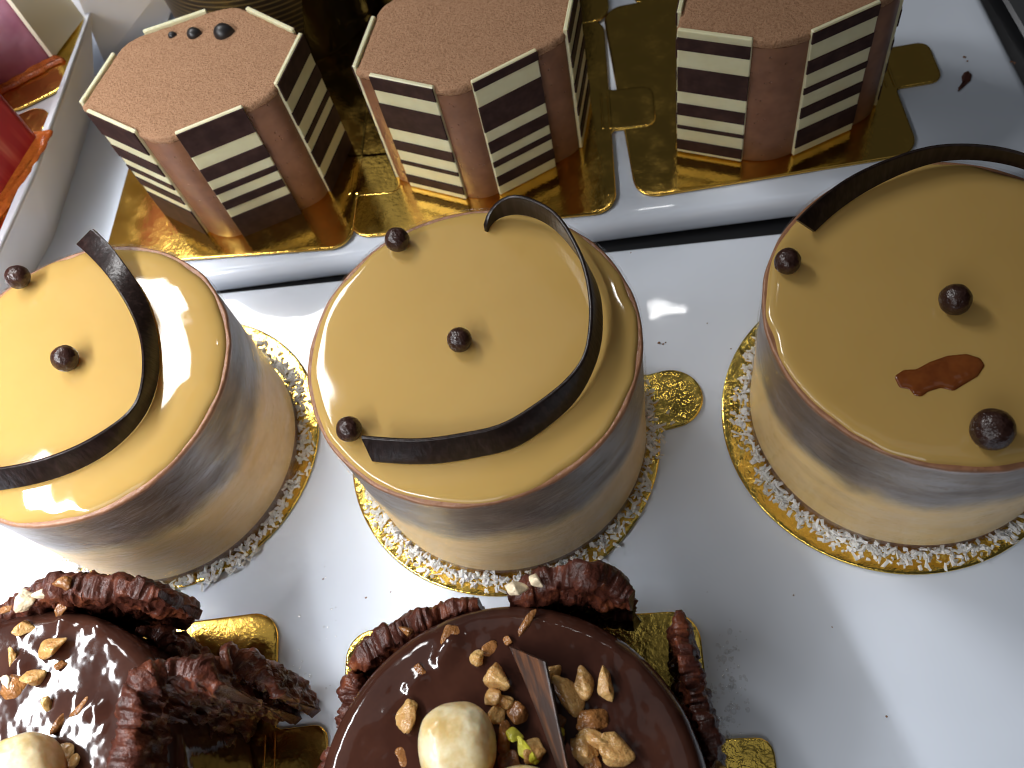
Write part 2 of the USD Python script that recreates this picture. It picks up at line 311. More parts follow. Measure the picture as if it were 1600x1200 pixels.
def band(R0, R1, zlo, zhi, n=180, m=10, inner=2.0):
    """A wall between two heights that may vary by angle; closed as a ring shell."""
    t = np.linspace(0, 2 * np.pi, n, endpoint=False)
    zlo = np.broadcast_to(zlo, n); zhi = np.broadcast_to(zhi, n)
    rows = []
    for k in range(m + 1):
        s = k / m; z = zlo + (zhi - zlo) * s
        r = R0 + (R1 - R0) * (z / 50)
        rows.append(np.c_[np.cos(t) * r, np.sin(t) * r, z])
    rows.append(np.c_[np.cos(t) * (R0 - inner), np.sin(t) * (R0 - inner), zhi])
    rows.insert(0, np.c_[np.cos(t) * (R0 - inner), np.sin(t) * (R0 - inner), zlo])
    V = np.vstack(rows); F = []
    i = np.arange(n); j = (i + 1) % n
    for a in range(len(rows) - 1):
        A, B = a * n, (a + 1) * n
        F += [np.c_[A + i, A + j, B + j], np.c_[A + i, B + j, B + i]]
    return tm(V, np.vstack(F))

def flakes(R, rng, count, spread, zoff, extra=()):
    out = []
    base = trimesh.creation.box((1, 1, 1))
    def one(x, y, z):
        L, W, T = rng.uniform(.7, 2.2), rng.uniform(.35, .75), rng.uniform(.2, .42)
        m = place(base, (x, y, z), (rng.normal(0, .55), rng.normal(0, .5), rng.uniform(0, 6.3)), (L, W, T))
        m.vertices += rng.normal(0, .15, m.vertices.shape)
        out.append(m)
    k = 0
    while k < count:
        a = rng.uniform(0, 2 * np.pi)
        dens = noise(np.array([[math.cos(a) * 5 + 7, math.sin(a) * 5 + 7, 1.5]]), 5)[0]
        if rng.uniform() > .25 + dens * .95: continue
        r = R + .4 + min(abs(rng.normal(0, spread)) * (.5 + dens), 3.9)
        h = max(0, 2.6 - (r - R) * 1.1) * rng.uniform(0, 1) ** 1.4
        one(math.cos(a) * r, math.sin(a) * r, zoff + .25 + h); k += 1
    for x, y in extra: one(x, y, zoff + .3)
    return trimesh.util.concatenate(out)

def strip(ctrl, thick=.95, n=70, taper=None):
    """A bent band from control rows (lower xyz, upper xyz) in mm."""
    c = np.array(ctrl, float); s = np.r_[0, np.cumsum(np.linalg.norm(np.diff((c[:, :3] + c[:, 3:]) / 2, axis=0), axis=1))]
    t = np.linspace(0, s[-1], n)
    q = PchipInterpolator(s, c)(t) if len(c) < 4 else CubicSpline(s, c)(t)
    lo, up = q[:, :3], q[:, 3:]
    tan = np.gradient((lo + up) / 2, axis=0); w = up - lo
    nn = np.cross(tan, w); nn /= np.linalg.norm(nn, axis=1, keepdims=True)
    h = thick / 2; m = 5
    ring = []
    b = .12
    for f_, o in ((0, h * .6), (b * .5, h), (.5, h), (1 - b * .5, h), (1, h * .6), (1, -h * .6), (1 - b * .5, -h), (.5, -h), (b * .5, -h), (0, -h * .6)):
        ring.append(lo + w * f_ + nn * o)
    k = len(ring); V = np.stack(ring, 1).reshape(-1, 3); F = []
    for a in range(n - 1):
        for i in range(k):
            j = (i + 1) % k; A, B = a * k, (a + 1) * k
            F += [(A + i, A + j, B + j), (A + i, B + j, B + i)]
    for i in range(1, k - 1): F += [(0, i + 1, i), ((n - 1) * k, (n - 1) * k + i, (n - 1) * k + i + 1)]
    m_ = tm(V, F); m_.fix_normals(); return m_

def pearl(r, seed):
    s = trimesh.creation.icosphere(3, r); v = s.vertices / r
    s.vertices = s.vertices * (1 + .10 * (fbm(v * 1.6 + 11, 3, seed) - .5))[:, None]
    return s

def caramel_cake(c, label, seed, roll, pearls, ribbon_ctrl, group):
    t = thing('caramel_mousse_cake', (c[0], c[1], 1.2), label, 'cake', group)
    o = np.array([c[0], c[1], 1.2]); rng = np.random.default_rng(seed)
    n = 180; th = np.linspace(0, 2 * np.pi, n, endpoint=False)
    def wob(sc, a, sd): return a * (noise(np.c_[np.cos(th) * sc + 5, np.sin(th) * sc + 5, np.full(n, 2.2)], sd) - .5)
    zb = 28.2 + wob(2.2, 5, seed) + wob(14, 1.6, seed + 8)
    obj('sponge_base', band(RC - .9, RC - .7, 0, 3.4, n), SPONGE, t)
    obj('caramel_layer', band(RC - .5, RC, 3.4, zb, n), MOUSSE, t)
    obj('coffee_layer', band(RC - .5, RC, zb, 49.3 - roll, n), COFFEE, t)
    ring = rough_circle(RC, seed + 1, .45, sc=9.0)
    # brown mousse lip under the glaze
    p = ring; H = HC - 1.2
    Hr = H - roll * .97
    obj('mousse_rim', loft(p, [(-2.2, Hr - 2.2), (.08, Hr - 2.0), (.16, Hr - 1.2), (-.05, Hr - .75), (-.45, Hr - .6), (-2, Hr - .9), (-5, Hr - 1.5)], bottom=False), RIMB, t, smooth=60)
    g = rough_circle(RC - .8, seed + 2, 1.2, sc=7.0)
    prof = [(.2, H - 1.1 - roll), (.12, H - .75 - roll)]
    for x in (0, .12, .3, .6, 1, 1.6, 2.4, 3.4, 5, 7, 9, 12, 16, 21, 27, 32):
        z = H - .62 * math.exp(-x / .55) - roll * math.exp(-x / (1.0 if roll < 1 else 6.0))
        prof.append((-x, z))
    obj('caramel_glaze', loft(g, prof, bottom=False), GLAZE, t, smooth=60)
    # clear film with an overlapping seam
    m = 22; V = []; F = []
    tt = np.linspace(0, 2 * np.pi * 1.03, n + 8)
    for k in range(m + 1):
        z = (H - .55 - roll) * k / m
        r = RC - .35 + .5 * z / 50 + .22 + .25 * (tt / (2 * np.pi * 1.03)) + .5 * (noise(np.c_[np.cos(tt) * 7 + 9, np.sin(tt) * 7 + 9, np.full(len(tt), z * .22)], seed + 4) - .5) * (.35 if k == m else 1)
        V.append(np.c_[np.cos(tt + 1.9) * r, np.sin(tt + 1.9) * r, np.full(len(tt), z)])
    N = len(tt); V = np.vstack(V)
    for k in range(m):
        i = np.arange(N - 1); A, B = k * N, (k + 1) * N
        F += [np.c_[A + i, A + i + 1, B + i + 1], np.c_[A + i, B + i + 1, B + i]]
    obj('acetate_film', tm(V, np.vstack(F)), FILM, t, smooth=True)
    for (u, v, r) in pearls:
        P = at(u, v, HC + r * .55) - o; P[2] = HC - 1.2 + r * .86
        obj('chocolate_pearl', place(pearl(r, seed + int(u)), P, (u, v, 0)), PEARL, t, smooth=True)
    obj('chocolate_ribbon', strip([np.r_[np.array(a) - o, np.array(b) - o] for a, b in ribbon_ctrl]), RIBBON, t, smooth=50)
    return t, o

cakes = [(-97.0, 138.0), (-5.9, 110.2), (91.25, 83.7)]
bcs = [(-95.6, 140.5), (-7.2, 109.9), (88.6, 83.4)]
CG = 'caramel glazed cakes in the front row'
def vstrip(px, h=6.6, lean=(0, 0)):
    return [(at(u, v, z), at(u, v, z) + np.array([lean[0], lean[1], h])) for u, v, z in px]
rib_c = vstrip([(583, 720, 52.4), (640, 724, 52.4), (694, 722, 52.4), (748, 713, 52.4), (802, 699, 52.5), (851, 669, 52.6), (894, 631, 52.8), (921, 588, 53.2), (936, 545, 53.6), (940, 500, 54),
                (934, 455, 54.2), (921, 425, 54.3), (900, 393, 54.3), (873, 362, 54.2), (840, 341, 54.0), (808, 334, 53.6), (780, 340, 52.8), (760, 362, 52.2)])
for i_, ln in enumerate((3.4, 3.4, 3.3, 3.2, 3.0, 2.6, 1.9, 1.1, .6, .3)):
    a_, b_ = rib_c[i_]; b_ = a_ + np.array([-.8 * ln * i_ / 9 - .1, ln, 6.6 - .28 * ln]); rib_c[i_] = (a_, b_)
for i_, lx in ((7, -1.2), (8, -1.9), (9, -2.2), (10, -2.0), (11, -1.4), (12, -.6)):
    a_, b_ = rib_c[i_]; rib_c[i_] = (a_, b_ + np.array([lx - (-.8 * (2.6, 1.9, 1.1, .6, .3)[i_ - 7 + 1] * i_ / 9 - .1 if i_ < 10 else 0), 0, -.3]))
a_, b_ = rib_c[-1]; rib_c[-1] = (a_, a_ + np.array([0.2, .3, 2.2])); a_, b_ = rib_c[-2]; rib_c[-2] = (a_, a_ + np.array([0.2, 0, 5.2]))
def two(rows): return [(at(*r[:3]), at(*r[3:])) for r in rows]
rib_l = two([(-60, 772, 52.4, -60, 736, 57.6), (0, 765, 52.4, 0, 731, 57.6), (72, 751, 52.4, 66, 717, 57.6), (135, 727, 52.4, 123, 695, 57.6), (184, 695, 52.4, 170, 668, 57.5), (227, 645, 52.4, 209, 633, 57.3),
             (244, 601, 52.4, 221, 598, 57.0), (247, 543, 52.4, 222, 545, 56.8), (237, 490, 52.6, 210, 501, 56.2), (208, 432, 53.4, 180, 448, 55), (174, 386, 55.0, 148, 408, 53.6), (145, 358, 56.4, 121, 382, 52.6)])
rib_r = two([(1272, 362, 52.4, 1245, 344, 56.6), (1320, 320, 52.5, 1284, 308, 57.2), (1368, 290, 52.7, 1332, 275, 57.8), (1428, 263, 53.0, 1392, 248, 58.2), (1488, 249, 53.3, 1452, 230, 58.6),
             (1548, 251, 53.6, 1512, 226, 59), (1600, 263, 53.8, 1572, 233, 59), (1660, 290, 53.4, 1640, 258, 59), (1715, 335, 52.8, 1700, 300, 58.6)])
pl = [(31, 436, 2.95), (105, 563, 3.1)]
pc = [(622, 378, 2.9), (719, 534, 2.75), (547, 673, 2.75)]
pr_ = [(1230, 412, 2.85), (1491, 472, 3.2), (1548, 675, 4.0)]
specs = [(cakes[0], 'caramel glazed cake with white light reflected beside its chocolate ribbon, at the left edge', 11, 2.3, pl, rib_l),
         (cakes[1], 'caramel glazed cake with three chocolate pearls inside a full curl of chocolate ribbon', 23, .25, pc, rib_c),
         (cakes[2], 'caramel glazed cake with a reddish caramel smear on its top', 37, .35, pr_, rib_r)]
blab = ['round gold cake board under the caramel cake at the left edge', 'round gold cake board with its pull tab showing, under the middle caramel cake', 'round gold cake board under the caramel cake with the reddish smear']
for k, (c, lab, sd, roll, ps, rb) in enumerate(specs):
    tabang = [160, -4, -12][k]
    bt = board('round_cake_board', round_board(41.6, tabang), (*bcs[k], 0), blab[k], 'cake board', GOLDC, 'round gold boards under the caramel cakes')
    t, o = caramel_cake(c, lab, sd, roll, ps, rb, CG)
    rng = np.random.default_rng(sd + 5)
    ext = []
    if k == 1: ext = [(at(u, v, 1.2)[0] - o[0], at(u, v, 1.2)[1] - o[1]) for u, v in ((1018, 612), (1026, 628), (1044, 645), (1050, 662), (1015, 640), (1022, 655), (1012, 600), (1035, 665), (1019, 672))]
    obj('coconut_shreds', flakes(RC - .4, rng, 1250 if k != 1 else 1100, 1.7, 0, ext), COCO, t, smooth=False, kind='stuff')
    if k == 2:
        px = [(1397, 588), (1412, 578), (1432, 577), (1452, 566), (1480, 556), (1510, 553), (1532, 560), (1539, 571), (1528, 588), (1508, 600), (1490, 611), (1470, 606), (1450, 612), (1440, 620), (1428, 618), (1422, 608), (1405, 606)]
        p = np.array([at(u, v, HC)[:2] - o[:2] for u, v in px])
        p = resample(Polygon(ccw(p)).buffer(1.3, 12).buffer(-2.2, 12).buffer(.9, 12).exterior, 120)
        obj('caramel_smear', place(loft(p, [(0, -.2), (0, .05), (-.15, .22), (-.5, .36), (-1.0, .4)], bottom=False), (0, 0, HC - 1.2)), SMEAR, t, smooth=60)

# ------------------------------------------------------------------ striped chocolate cakes
PT, PH, PW, PTH = 48.5, 47.0, 19.7, 1.25
rel = np.array([(2.4, -22.2), (-24.9, -10.3), (-27.8, 9.2), (-2.8, 22.6), (25.0, 10.0), (27.6, -8.6)])     # panel middles
ang = np.array([5.4, -48.1, 55.7 + 180, 180.8, 126.8, 58.4])                                               # direction of each panel, outward normal to its right
S1 = [(0, .205), (.32, .43), (.51, .56), (.64, .71), (.79, 1)]
STR = {0: [S1, [(0, .2), (.29, .40), (.48, .53), (.60, .68), (.75, 1)], S1, S1, S1, [(0, .15), (.25, .36), (.47, .52), (.6, .75), (.85, 1)]],
       1: [[(0, .07), (.2, .41), (.5, .6), (.68, .73), (.82, .91)], [(0, .11), (.22, .43), (.54, .63), (.73, .765), (.87, .95)], S1, S1, S1, [(.0, .1), (.2, .3), (.42, .5), (.62, .7), (.8, .9)]],
       2: [[(.01, .09), (.21, .31), (.42, .47), (.58, .67), (.77, .93)], [(.05, .14), (.27, .46), (.56, .66), (.75, .78), (.88, .97)], [(.0, .1), (.2, .34), (.44, .52), (.62, .7), (.8, .9)], S1, S1, [(.03, .12), (.24, .36), (.46, .54), (.64, .72), (.83, .95)]]}

def stripe_panel(t, mid, a, stripes, h, top):
    """Upright white chocolate plaque with raised dark bars; local frame at its middle."""
    R = rotz(a)
    def put(m):
        m = m.copy(); m.vertices[:, :2] = m.vertices[:, :2] @ R.T + mid; return m
    p = obj('striped_panel', put(box(PW, PTH, h, (0, 0, top - h / 2), .25)), CREAM, t, smooth=False)
    for s0, s1 in stripes:
        z1, z0 = top - s0 * h, top - s1 * h
        z1 = min(z1, top - .3)
        obj('dark_stripe', put(box(PW + random.uniform(-.25, .1), .6, z1 - z0, (random.uniform(-.1, .1), -PTH / 2 - .02, (z0 + z1) / 2), .12)), STRIPE, p, smooth=False)

def choc_cake(c, rot, label, k, zrot_fix):
    t = thing('chocolate_mousse_cake', (c[0], c[1], 1.2), label, 'cake', 'striped chocolate cakes in the back row')
    R = rotz(rot); mids = rel @ R.T; angs = ang + rot
    for i, v in (zrot_fix or {}).items():
        mids[i] = np.array(v[:2]) - c; angs[i] = v[2]
    top = PT - 1.2; H = top - .9
    # body outline: flat behind each panel, swelling between them
    pts = []
    order = [0, 5, 4, 3, 2, 1]
    ends = []
    for i in order:
        d = np.array([math.cos(math.radians(angs[i])), math.sin(math.radians(angs[i]))]); inn = np.array([-d[1], d[0]])
        b = mids[i] + inn * (PTH / 2 - .25)
        ends.append((b - d * (PW / 2 - .2), b + d * (PW / 2 - .2), d))
    for q in range(6):
        a0, a1, d0 = ends[q]; b0, b1, d1 = ends[(q + 1) % 6]
        pts += [a0 + (a1 - a0) * s for s in np.linspace(0, 1, 8)]
        A = np.array([d0, -d1]).T
        try: s = np.linalg.solve(A, b0 - a1); X = a1 + d0 * s[0]
        except Exception: X = (a1 + b0) / 2
        ctl = (a1 + b0) / 2 * .0 + X * 1.0
        out = (ctl - (a1 + b0) / 2); 
        ctl = (a1 + b0) / 2 + out * 1.12
        for s in np.linspace(.08, .92, 14): pts.append((1 - s) ** 2 * a1 + 2 * s * (1 - s) * ctl + s * s * b0)
    p = resample(np.array(pts), 260)
    obj('mousse_body', loft(p, [(-.6, 0), (-.15, .6), (0, 3), (0, 15), (.05, 30), (0, H - 2.5)]), CMOUSSE, t, smooth=40)
    # cocoa top with a ragged lip
    nn = len(p); rag = noise(np.c_[p * .55 + 50, np.full(nn, .5)], 60 + k) - .5
    rag2 = noise(np.c_[p * 1.7 + 50, np.full(nn, 1.5)], 70 + k) - .5
    P2 = ccw(p); N2 = normals2(P2)
    rag = noise(np.c_[P2 * .55 + 50, np.full(nn, .5)], 60 + k) - .5; rag2 = noise(np.c_[P2 * 1.7 + 50, np.full(nn, 1.5)], 70 + k) - .5
    P2 = P2 + N2 * (.25 + .55 * rag + .5 * rag2)[:, None]
    # keep the lip behind the panels
    cap = loft(P2, [(-.5, H - 2.6), (-.1, H - 2.2), (.05, H - 1.2), (-.2, H - .5), (-.7, H - .1), (-1.4, H), (-4, H + .05), (-8, H + .05), (-14, H), (-20, H)], bottom=False)
    v = cap.vertices; v[:, 2] += .45 * (fbm(v * .25 + 30, 4, 80 + k) - .5)
    obj('cocoa_top', cap, COCOA, t, smooth=True)
    random.seed(5 + k)
    for i in range(6): stripe_panel(t, mids[i], angs[i], STR[k][i], PH - .2, top)
    return t

cc = [np.array([-58.7, 230.3]), np.array([19.3, 212.3]), np.array([106.2, 192.4])]
fix = [{}, {0: (24.4, 192.4, 11.6), 1: (-2.8, 199.1, -38.8)}, {0: (110.3, 171.0, 7.4), 1: (78.4, 179.3, -36.3)}]
clab = ['striped chocolate cake with three dark drops on its cocoa top', 'striped chocolate cake in the back row directly behind the full ribbon curl', 'striped chocolate cake nearest the chrome edge of the display case']
sqo, fold = square_board(83, -2)
bl = ['square gold board under the striped cake with three drops', 'square gold board under the striped cake behind the full ribbon curl', 'square gold board under the striped cake nearest the chrome edge']
bp_ = [((-61, 241, 0), -17.5), ((17.3, 221.5, 0), -15.8), ((101.8, 205.2, 0), -11.5)]
for k in range(3):
    tabo = [-13, -1, -7][k]
    ol, fo = square_board(83, tabo, 17, 14)
    z = [.6, .3, .0][k]
    board('square_cake_board', ol, (bp_[k][0][0], bp_[k][0][1], z), bl[k], 'cake board', GOLD, 'square gold boards in the back row', bp_[k][1], fo)
    t = choc_cake(cc[k], [0, 6, 5][k], clab[k], k, fix[k])
    if k == 0:
        for (u, v, r) in ((268, 54, 1.2), (302, 52, 2.0), (348, 50, 2.75)):
            P = at(u, v, PT - .5); prof = [(0, -.3), (r, -.3), (r * 1.0, .2 * r), (r * .9, .5 * r), (r * .68, .78 * r), (r * .36, .95 * r), (0, r)]
            m = trimesh.creation.revolve(np.array(prof), sections=28)
            x = m.vertices[:, 0]; m.vertices[:, 0] = np.where(x > 0, x * (1 + .28 * np.exp(-(m.vertices[:, 1] / (r * .45)) ** 2)), x)
            P2 = P - np.array([cc[0][0], cc[0][1], 1.2]); P2[2] = PT - 1.2 - .9
            obj('chocolate_drop', place(m, P2, (0, 0, -.25)), DOT, t, smooth=50)

# ------------------------------------------------------------------ nut-glazed cakes in front
def lump(rng, s, seed, sub=2, amp=.35):
    r2 = np.random.default_rng(seed * 7 + 1)
    q = r2.normal(size=(11, 3)); q /= np.linalg.norm(q, axis=1, keepdims=True); q *= r2.uniform(.75, 1.15, (11, 1))
    m = trimesh.convex.convex_hull(q)
    for _ in range(3): m = m.subdivide()
    trimesh.smoothing.filter_laplacian(m, lamb=.5, iterations=9)
    m.vertices *= (1 + amp * .6 * (fbm(m.vertices * 2.2 + 20 + seed, 3, seed) - .5) * 2)[:, None] * 1.32
    m.vertices *= np.asarray(s); return m

def smooth_lump(rng, s, seed, sub=2, amp=.35):
    m = trimesh.creation.icosphere(sub, 1.0)
    m.vertices *= (1 + amp * (fbm(m.vertices * 1.3 + 20 + seed, 3, seed) - .5) * 2)[:, None]
    m.vertices *= np.asarray(s); return m

def bark(path, z0_, z1, thick, seed, ridged=1.0, n=150, m=46, tops=None):
    """An upright ragged slab of nut caramel that follows a plan path (mm)."""
    path = np.asarray(path, float); s = np.r_[0, np.cumsum(np.linalg.norm(np.diff(path, axis=0), axis=1))]
    t = np.linspace(0, s[-1], n)
    c = np.c_[PchipInterpolator(s, path[:, 0])(t), PchipInterpolator(s, path[:, 1])(t)]
    tan = np.gradient(c, axis=0); tan /= np.linalg.norm(tan, axis=1, keepdims=True); nn = np.c_[tan[:, 1], -tan[:, 0]]
    zt = np.full(n, z1) if tops is None else np.interp(t / s[-1], np.linspace(0, 1, len(tops)), tops)
    zt = zt + 4.5 * (fbm(np.c_[t * .22, np.full(n, seed), np.zeros(n)], 4, seed) - .5)
    z0 = np.interp(t / s[-1], np.linspace(0, 1, np.size(z0_)), np.atleast_1d(z0_)) if np.size(z0_) > 1 else np.full(n, float(z0_))
    z0 = z0 + (2.5 * (fbm(np.c_[t * .25, np.full(n, seed + 40.), np.zeros(n)], 3, seed) - .5) if np.size(z0_) > 1 else 0)
    # loop of (side, height fraction): up the outside, over the top, down the inside
    hs = np.linspace(0, 1, m); prof = [(1, h) for h in hs] + [(.55, 1.012), (-.55, 1.012)] + [(-1, h) for h in hs[::-1]]
    K = len(prof); V = np.zeros((n, K, 3))
    for k, (sd, h) in enumerate(prof):
        z = z0 + (zt - z0) * h
        q = np.c_[t * 1.0, z, np.full(n, 31 * (sd > 0) + seed)]
        rid = (noise(np.c_[t * .55 + 3 * noise(q * .06, seed + 3), z * .10, np.full(n, seed + 9. * (sd > 0))], seed + 1) - .5) * 1.3 * ridged
        lmp = (fbm(q * .30, 4, seed + 2) - .5) * 3.6
        edge_ = .78 + .22 * math.sin(math.pi * min(1, max(0, 1 - abs(h - .5) * 2) ** .35 + 0.0) / 2)
        endt = np.clip(np.minimum(t, s[-1] - t) / 4.5, .12, 1) ** .6
        o = sd * (thick / 2) * edge_ * endt + (np.sign(sd) * (rid + lmp) * .5 * endt if abs(sd) == 1 else 0)
        V[:, k, :2] = c + nn * np.atleast_1d(o)[:, None]; V[:, k, 2] = z + (fbm(q * .5, 3, seed + 6) - .5) * 1.2
    F = []
    for a in range(n - 1):
        i = np.arange(K); j = (i + 1) % K; A, B = a * K, (a + 1) * K
        F += [np.c_[A + i, A + j, B + j], np.c_[A + i, B + j, B + i]]
    V = V.reshape(-1, 3)
    for a, flip in ((0, False), ((n - 1) * K, True)):
        V = np.vstack([V, V[a:a + K].mean(0)]); i = np.arange(K); j = (i + 1) % K; tcap = np.c_[np.full(K, len(V) - 1), a + i, a + j]
        F.append(tcap[:, ::-1] if not flip else tcap)
    m_ = tm(V, np.vstack(F)); m_.fix_normals()
    v = np.array(m_.vertices); nv = np.array(m_.vertex_normals)
    up = np.clip((nv[:, 2] - .45) / .3, 0, 1)
    q = v * np.array([1, 1, .28]) + seed
    rg = 1.3 * np.clip((noise(v * .16 + seed, seed + 31) - .3) * 2.2, 0, 1) * (np.abs(fbm(q * .55, 2, seed + 21) - .5) * -4 + .6)
    lm = 3.6 * (fbm(v * .27 + seed, 3, seed + 20) - .5)
    d = rg * (1 - up) * ridged * .8 + lm + 1.1 * (fbm(v * .8 + seed, 2, seed + 25) - .5)
    m_ = tm(v + nv * d[:, None], m_.faces); return m_

def glazed_body(R, H, seed, bumps):
    """Round glazed cake with a soft shoulder and lumps where nuts lie under the glaze."""
    prof = [(R - 1.2, 0), (R - .3, 1.5), (R, 6), (R, H - 6)]
    for a in np.linspace(0, 90, 11)[1:]:
        a = math.radians(a); prof.append((R - 4.2 + 4.2 * math.cos(a), H - 4.6 + 4.2 * math.sin(a)))
    for r in np.linspace(R - 5, 0, 34): prof.append((max(r, .001), H - .4 + .4 * (1 - (r / R) ** 2)))
    m = trimesh.creation.revolve(np.array(prof), sections=200)
    v = m.vertices; rr = np.linalg.norm(v[:, :2], axis=1); up = v[:, 2] > H - 2.5
    for (x, y, r, h) in bumps:
        d2 = (v[:, 0] - x) ** 2 + (v[:, 1] - y) ** 2
        v[:, 2] += np.where(up, h * np.exp(-d2 / (r * r)), 0)
    v[:, 2] += np.where(up, .3 * (fbm(v * .22 + 40, 3, seed) - .5), 0)
    return m

def rocher(c, zt, R, label, seed, o_b):
    t = thing('nut_glazed_cake', (c[0], c[1], 1.2), label, 'cake', None)
    return t, np.array([c[0], c[1], 1.2])

# the middle one
c = np.array([-25.2, 20.1]); zt = 41.5; R = 37.4
ol, fo = square_board(86, 0, 16, 13)
board('square_cake_board', square_board(86, 6, 16, 13)[0], (-27.5, 21.2, 0), 'square gold board under the nut glazed cake with the chocolate shard', 'cake board', GOLDC, None, -14.8, square_board(86, 6, 16, 13)[1])
t, o = rocher(c, zt, R, 'dark nut glazed cake topped with hazelnuts, chopped nuts and a chocolate shard', 3, None)
rng = np.random.default_rng(77)
L = lambda u, v, z=zt: at(u, v, z) - o
bm = []
for (u, v, r, h) in ((705, 1008, 2.6, 1.5), (690, 1035, 2.0, 1.1), (655, 1060, 1.8, .8), (642, 1075, 1.5, .8), (830, 968, 1.6, .5), (760, 1010, 1.5, .5), (1000, 1030, 2, .4), (960, 1010, 1.5, .4), (600, 1120, 2, .6)):
    P = L(u, v); bm.append((P[0], P[1], r, h))
for k in range(26):
    a, r = rng.uniform(0, 6.28), R * .92 * math.sqrt(rng.uniform()); bm.append((r * math.cos(a), r * math.sin(a), rng.uniform(.4, .9), rng.uniform(.1, .35)))
obj('chocolate_glaze_body', glazed_body(R, zt - 1.2, 4, bm), ROCHER, t, smooth=True)
def nut(name, u, v, size, mt, seed, z=0.5, rot=0, amp=.3, parent=None, sub=2):
    P = L(u, v, zt + z); m = place(lump(rng, size, seed, sub, amp), P, (rng.uniform(-.3, .3), rng.uniform(-.3, .3), math.radians(rot)))
    return obj(name, m, mt, parent or t, smooth=True)
def hazel(u, v, s, seed, z, rot):
    m = trimesh.creation.icosphere(4, 1.0); q = m.vertices
    q = np.sign(q) * np.abs(q) ** .82
    q *= (1 + .09 * (fbm(q * 1.4 + 9, 3, seed) - .5) * 2)[:, None]
    m.vertices = q * np.asarray(s); return obj('hazelnut', place(m, L(u, v, zt + z), (.1, .05, math.radians(rot))), HAZEL, t, smooth=True)
hazel(714, 1166, (7.0, 7.6, 6.4), 5, 4.4, -10)
hazel(812, 1256, (8.0, 6.2, 5.6), 6, 3.6, -10)
for k, (u, v, sx, sy, sz, rot, mt) in enumerate([
    (778, 1062, 2.6, 3.2, 2.2, 20, NUT), (772, 1088, 1.8, 2.2, 1.6, 0, NUT), (784, 1096, 1.7, 1.9, 1.5, 40, NUT), (780, 1118, 1.7, 2.4, 1.6, 10, NUT), (808, 1122, 2.3, 3.2, 2.0, 25, NUTD),
    (785, 1148, 2.4, 3.0, 1.6, -20, NUTD), (829, 1170, 2.2, 3.0, 2.2, 10, NUT), (795, 1186, 2.6, 2.6, 1.4, 30, NUTD), (636, 1115, 1.9, 3.0, 1.5, -18, NUT), (640, 1176, 2.2, 2.6, 1.4, 10, NUTD),
    (893, 1098, 2.6, 4.8, 1.8, 12, NUT), (922, 1090, 2.1, 4.6, 1.9, 2, NUT), (945, 1075, 1.3, 4.4, 1.5, -12, NUT), (930, 1122, 3.6, 2.6, 1.6, 10, NUTD), (865, 1052, 2.0, 1.5, 1.1, 30, NUT),
    (907, 1172, 2.6, 2.3, 1.6, -30, NUT), (930, 1160, 3.4, 1.6, 1.4, -45, NUT), (965, 1178, 3.6, 3.4, 2.0, 20, NUT), (925, 1190, 1.9, 1.9, 1.2, 0, NUTD), (878, 1148, 3.2, 1.8, 1.0, 20, NUTD), (868, 1128, 2.4, 1.8, 1.2, 60, NUTD),
    (704, 1005, 2.3, 3.5, 1.4, -10, NUTD), (762, 1012, 1.6, 1.6, .8, 0, NUTD), (746, 1028, 1.5, 1.4, 1.0, 30, NUT), (793, 1002, .8, 1.5, .8, 20, NUTD), (825, 970, .9, 3.0, .7, -45, NUTD), (660, 1052, 1.2, 1.8, .6, 20, NUTD)]):
    low = mt is NUTD
    nut('chopped_nut', u, v, (sx, sy, sz), mt, 100 + k, -.1 if low else .7, rot, .35)
for k, (u, v, sx, sy, rot) in enumerate([(806, 1148, 1.7, 1.5, 20), (815, 1170, 1.5, 3.0, 22), (871, 1144, 1.1, .9, 0)]):
    nut('pistachio_piece', u, v, (sx, sy, 1.3), PIST, 200 + k, 2.2, rot, .25)
# curved triangular shard
A = [(797, 1012, 1.5), (852, 1034, 7.5), (845, 1130, 3.0), (893, 1215, 4.0)]
rows = []
for s in np.linspace(0, 1, 16):
    l_ = np.array([797 + (880 - 797) * s + 10 * math.sin(math.pi * s) * .3, 1010 + (1222 - 1010) * s]); r_ = np.array([853 + (893 - 853) * s, 1034 + (1222 - 1034) * s])
    rows.append((L(l_[0], l_[1], zt + 1.0 + 2.0 * math.sin(math.pi * min(s, .5))), L(r_[0], r_[1], zt + 6.8 - 2.2 * s)))
obj('chocolate_shard', strip([np.r_[a, b] for a, b in rows], .8, 40), SHARD, t, smooth=40)
def bark_px(px, z0, z1, th, seed, tops=None, ridged=1., zpx=None):
    path = [L(u, v, z)[:2] for u, v, z in px]
    return obj('nut_bark_slab', bark(path, z0, z1, th, seed, ridged, tops=tops), BARK, t, smooth=45)
b1 = bark_px([(790, 925, 43), (850, 905, 43), (915, 900, 43), (985, 930, 41)], [2, 4, 8, 14], 42, 6, 301, [40, 43, 44, 42], 1.1)
for (u, v, s) in ((812, 922, 2.3), (838, 908, 1.8)): obj('almond_chip', place(lump(rng, (s, s * .8, s * .8), int(u), 2, .4), L(u, v, 45)), ALMOND, b1, smooth=True)
b2 = bark_px([(542, 1040, 32), (600, 1000, 33), (650, 972, 34), (745, 945, 34)], 1, 33, 5, 302, [30, 33, 34, 34], 1.)
for (u, v, s) in ((632, 985, 1.6), (728, 950, 1.3), (655, 968, 1.4)): obj('almond_chip', place(lump(rng, (s, s * .7, s * .8), int(u), 2, .4), L(u, v, 35)), NUTD, b2, smooth=True)
b3 = bark_px([(528, 1140, 34), (545, 1085, 32), (560, 1055, 30)], 1, 30, 6, 303, None, 1.)
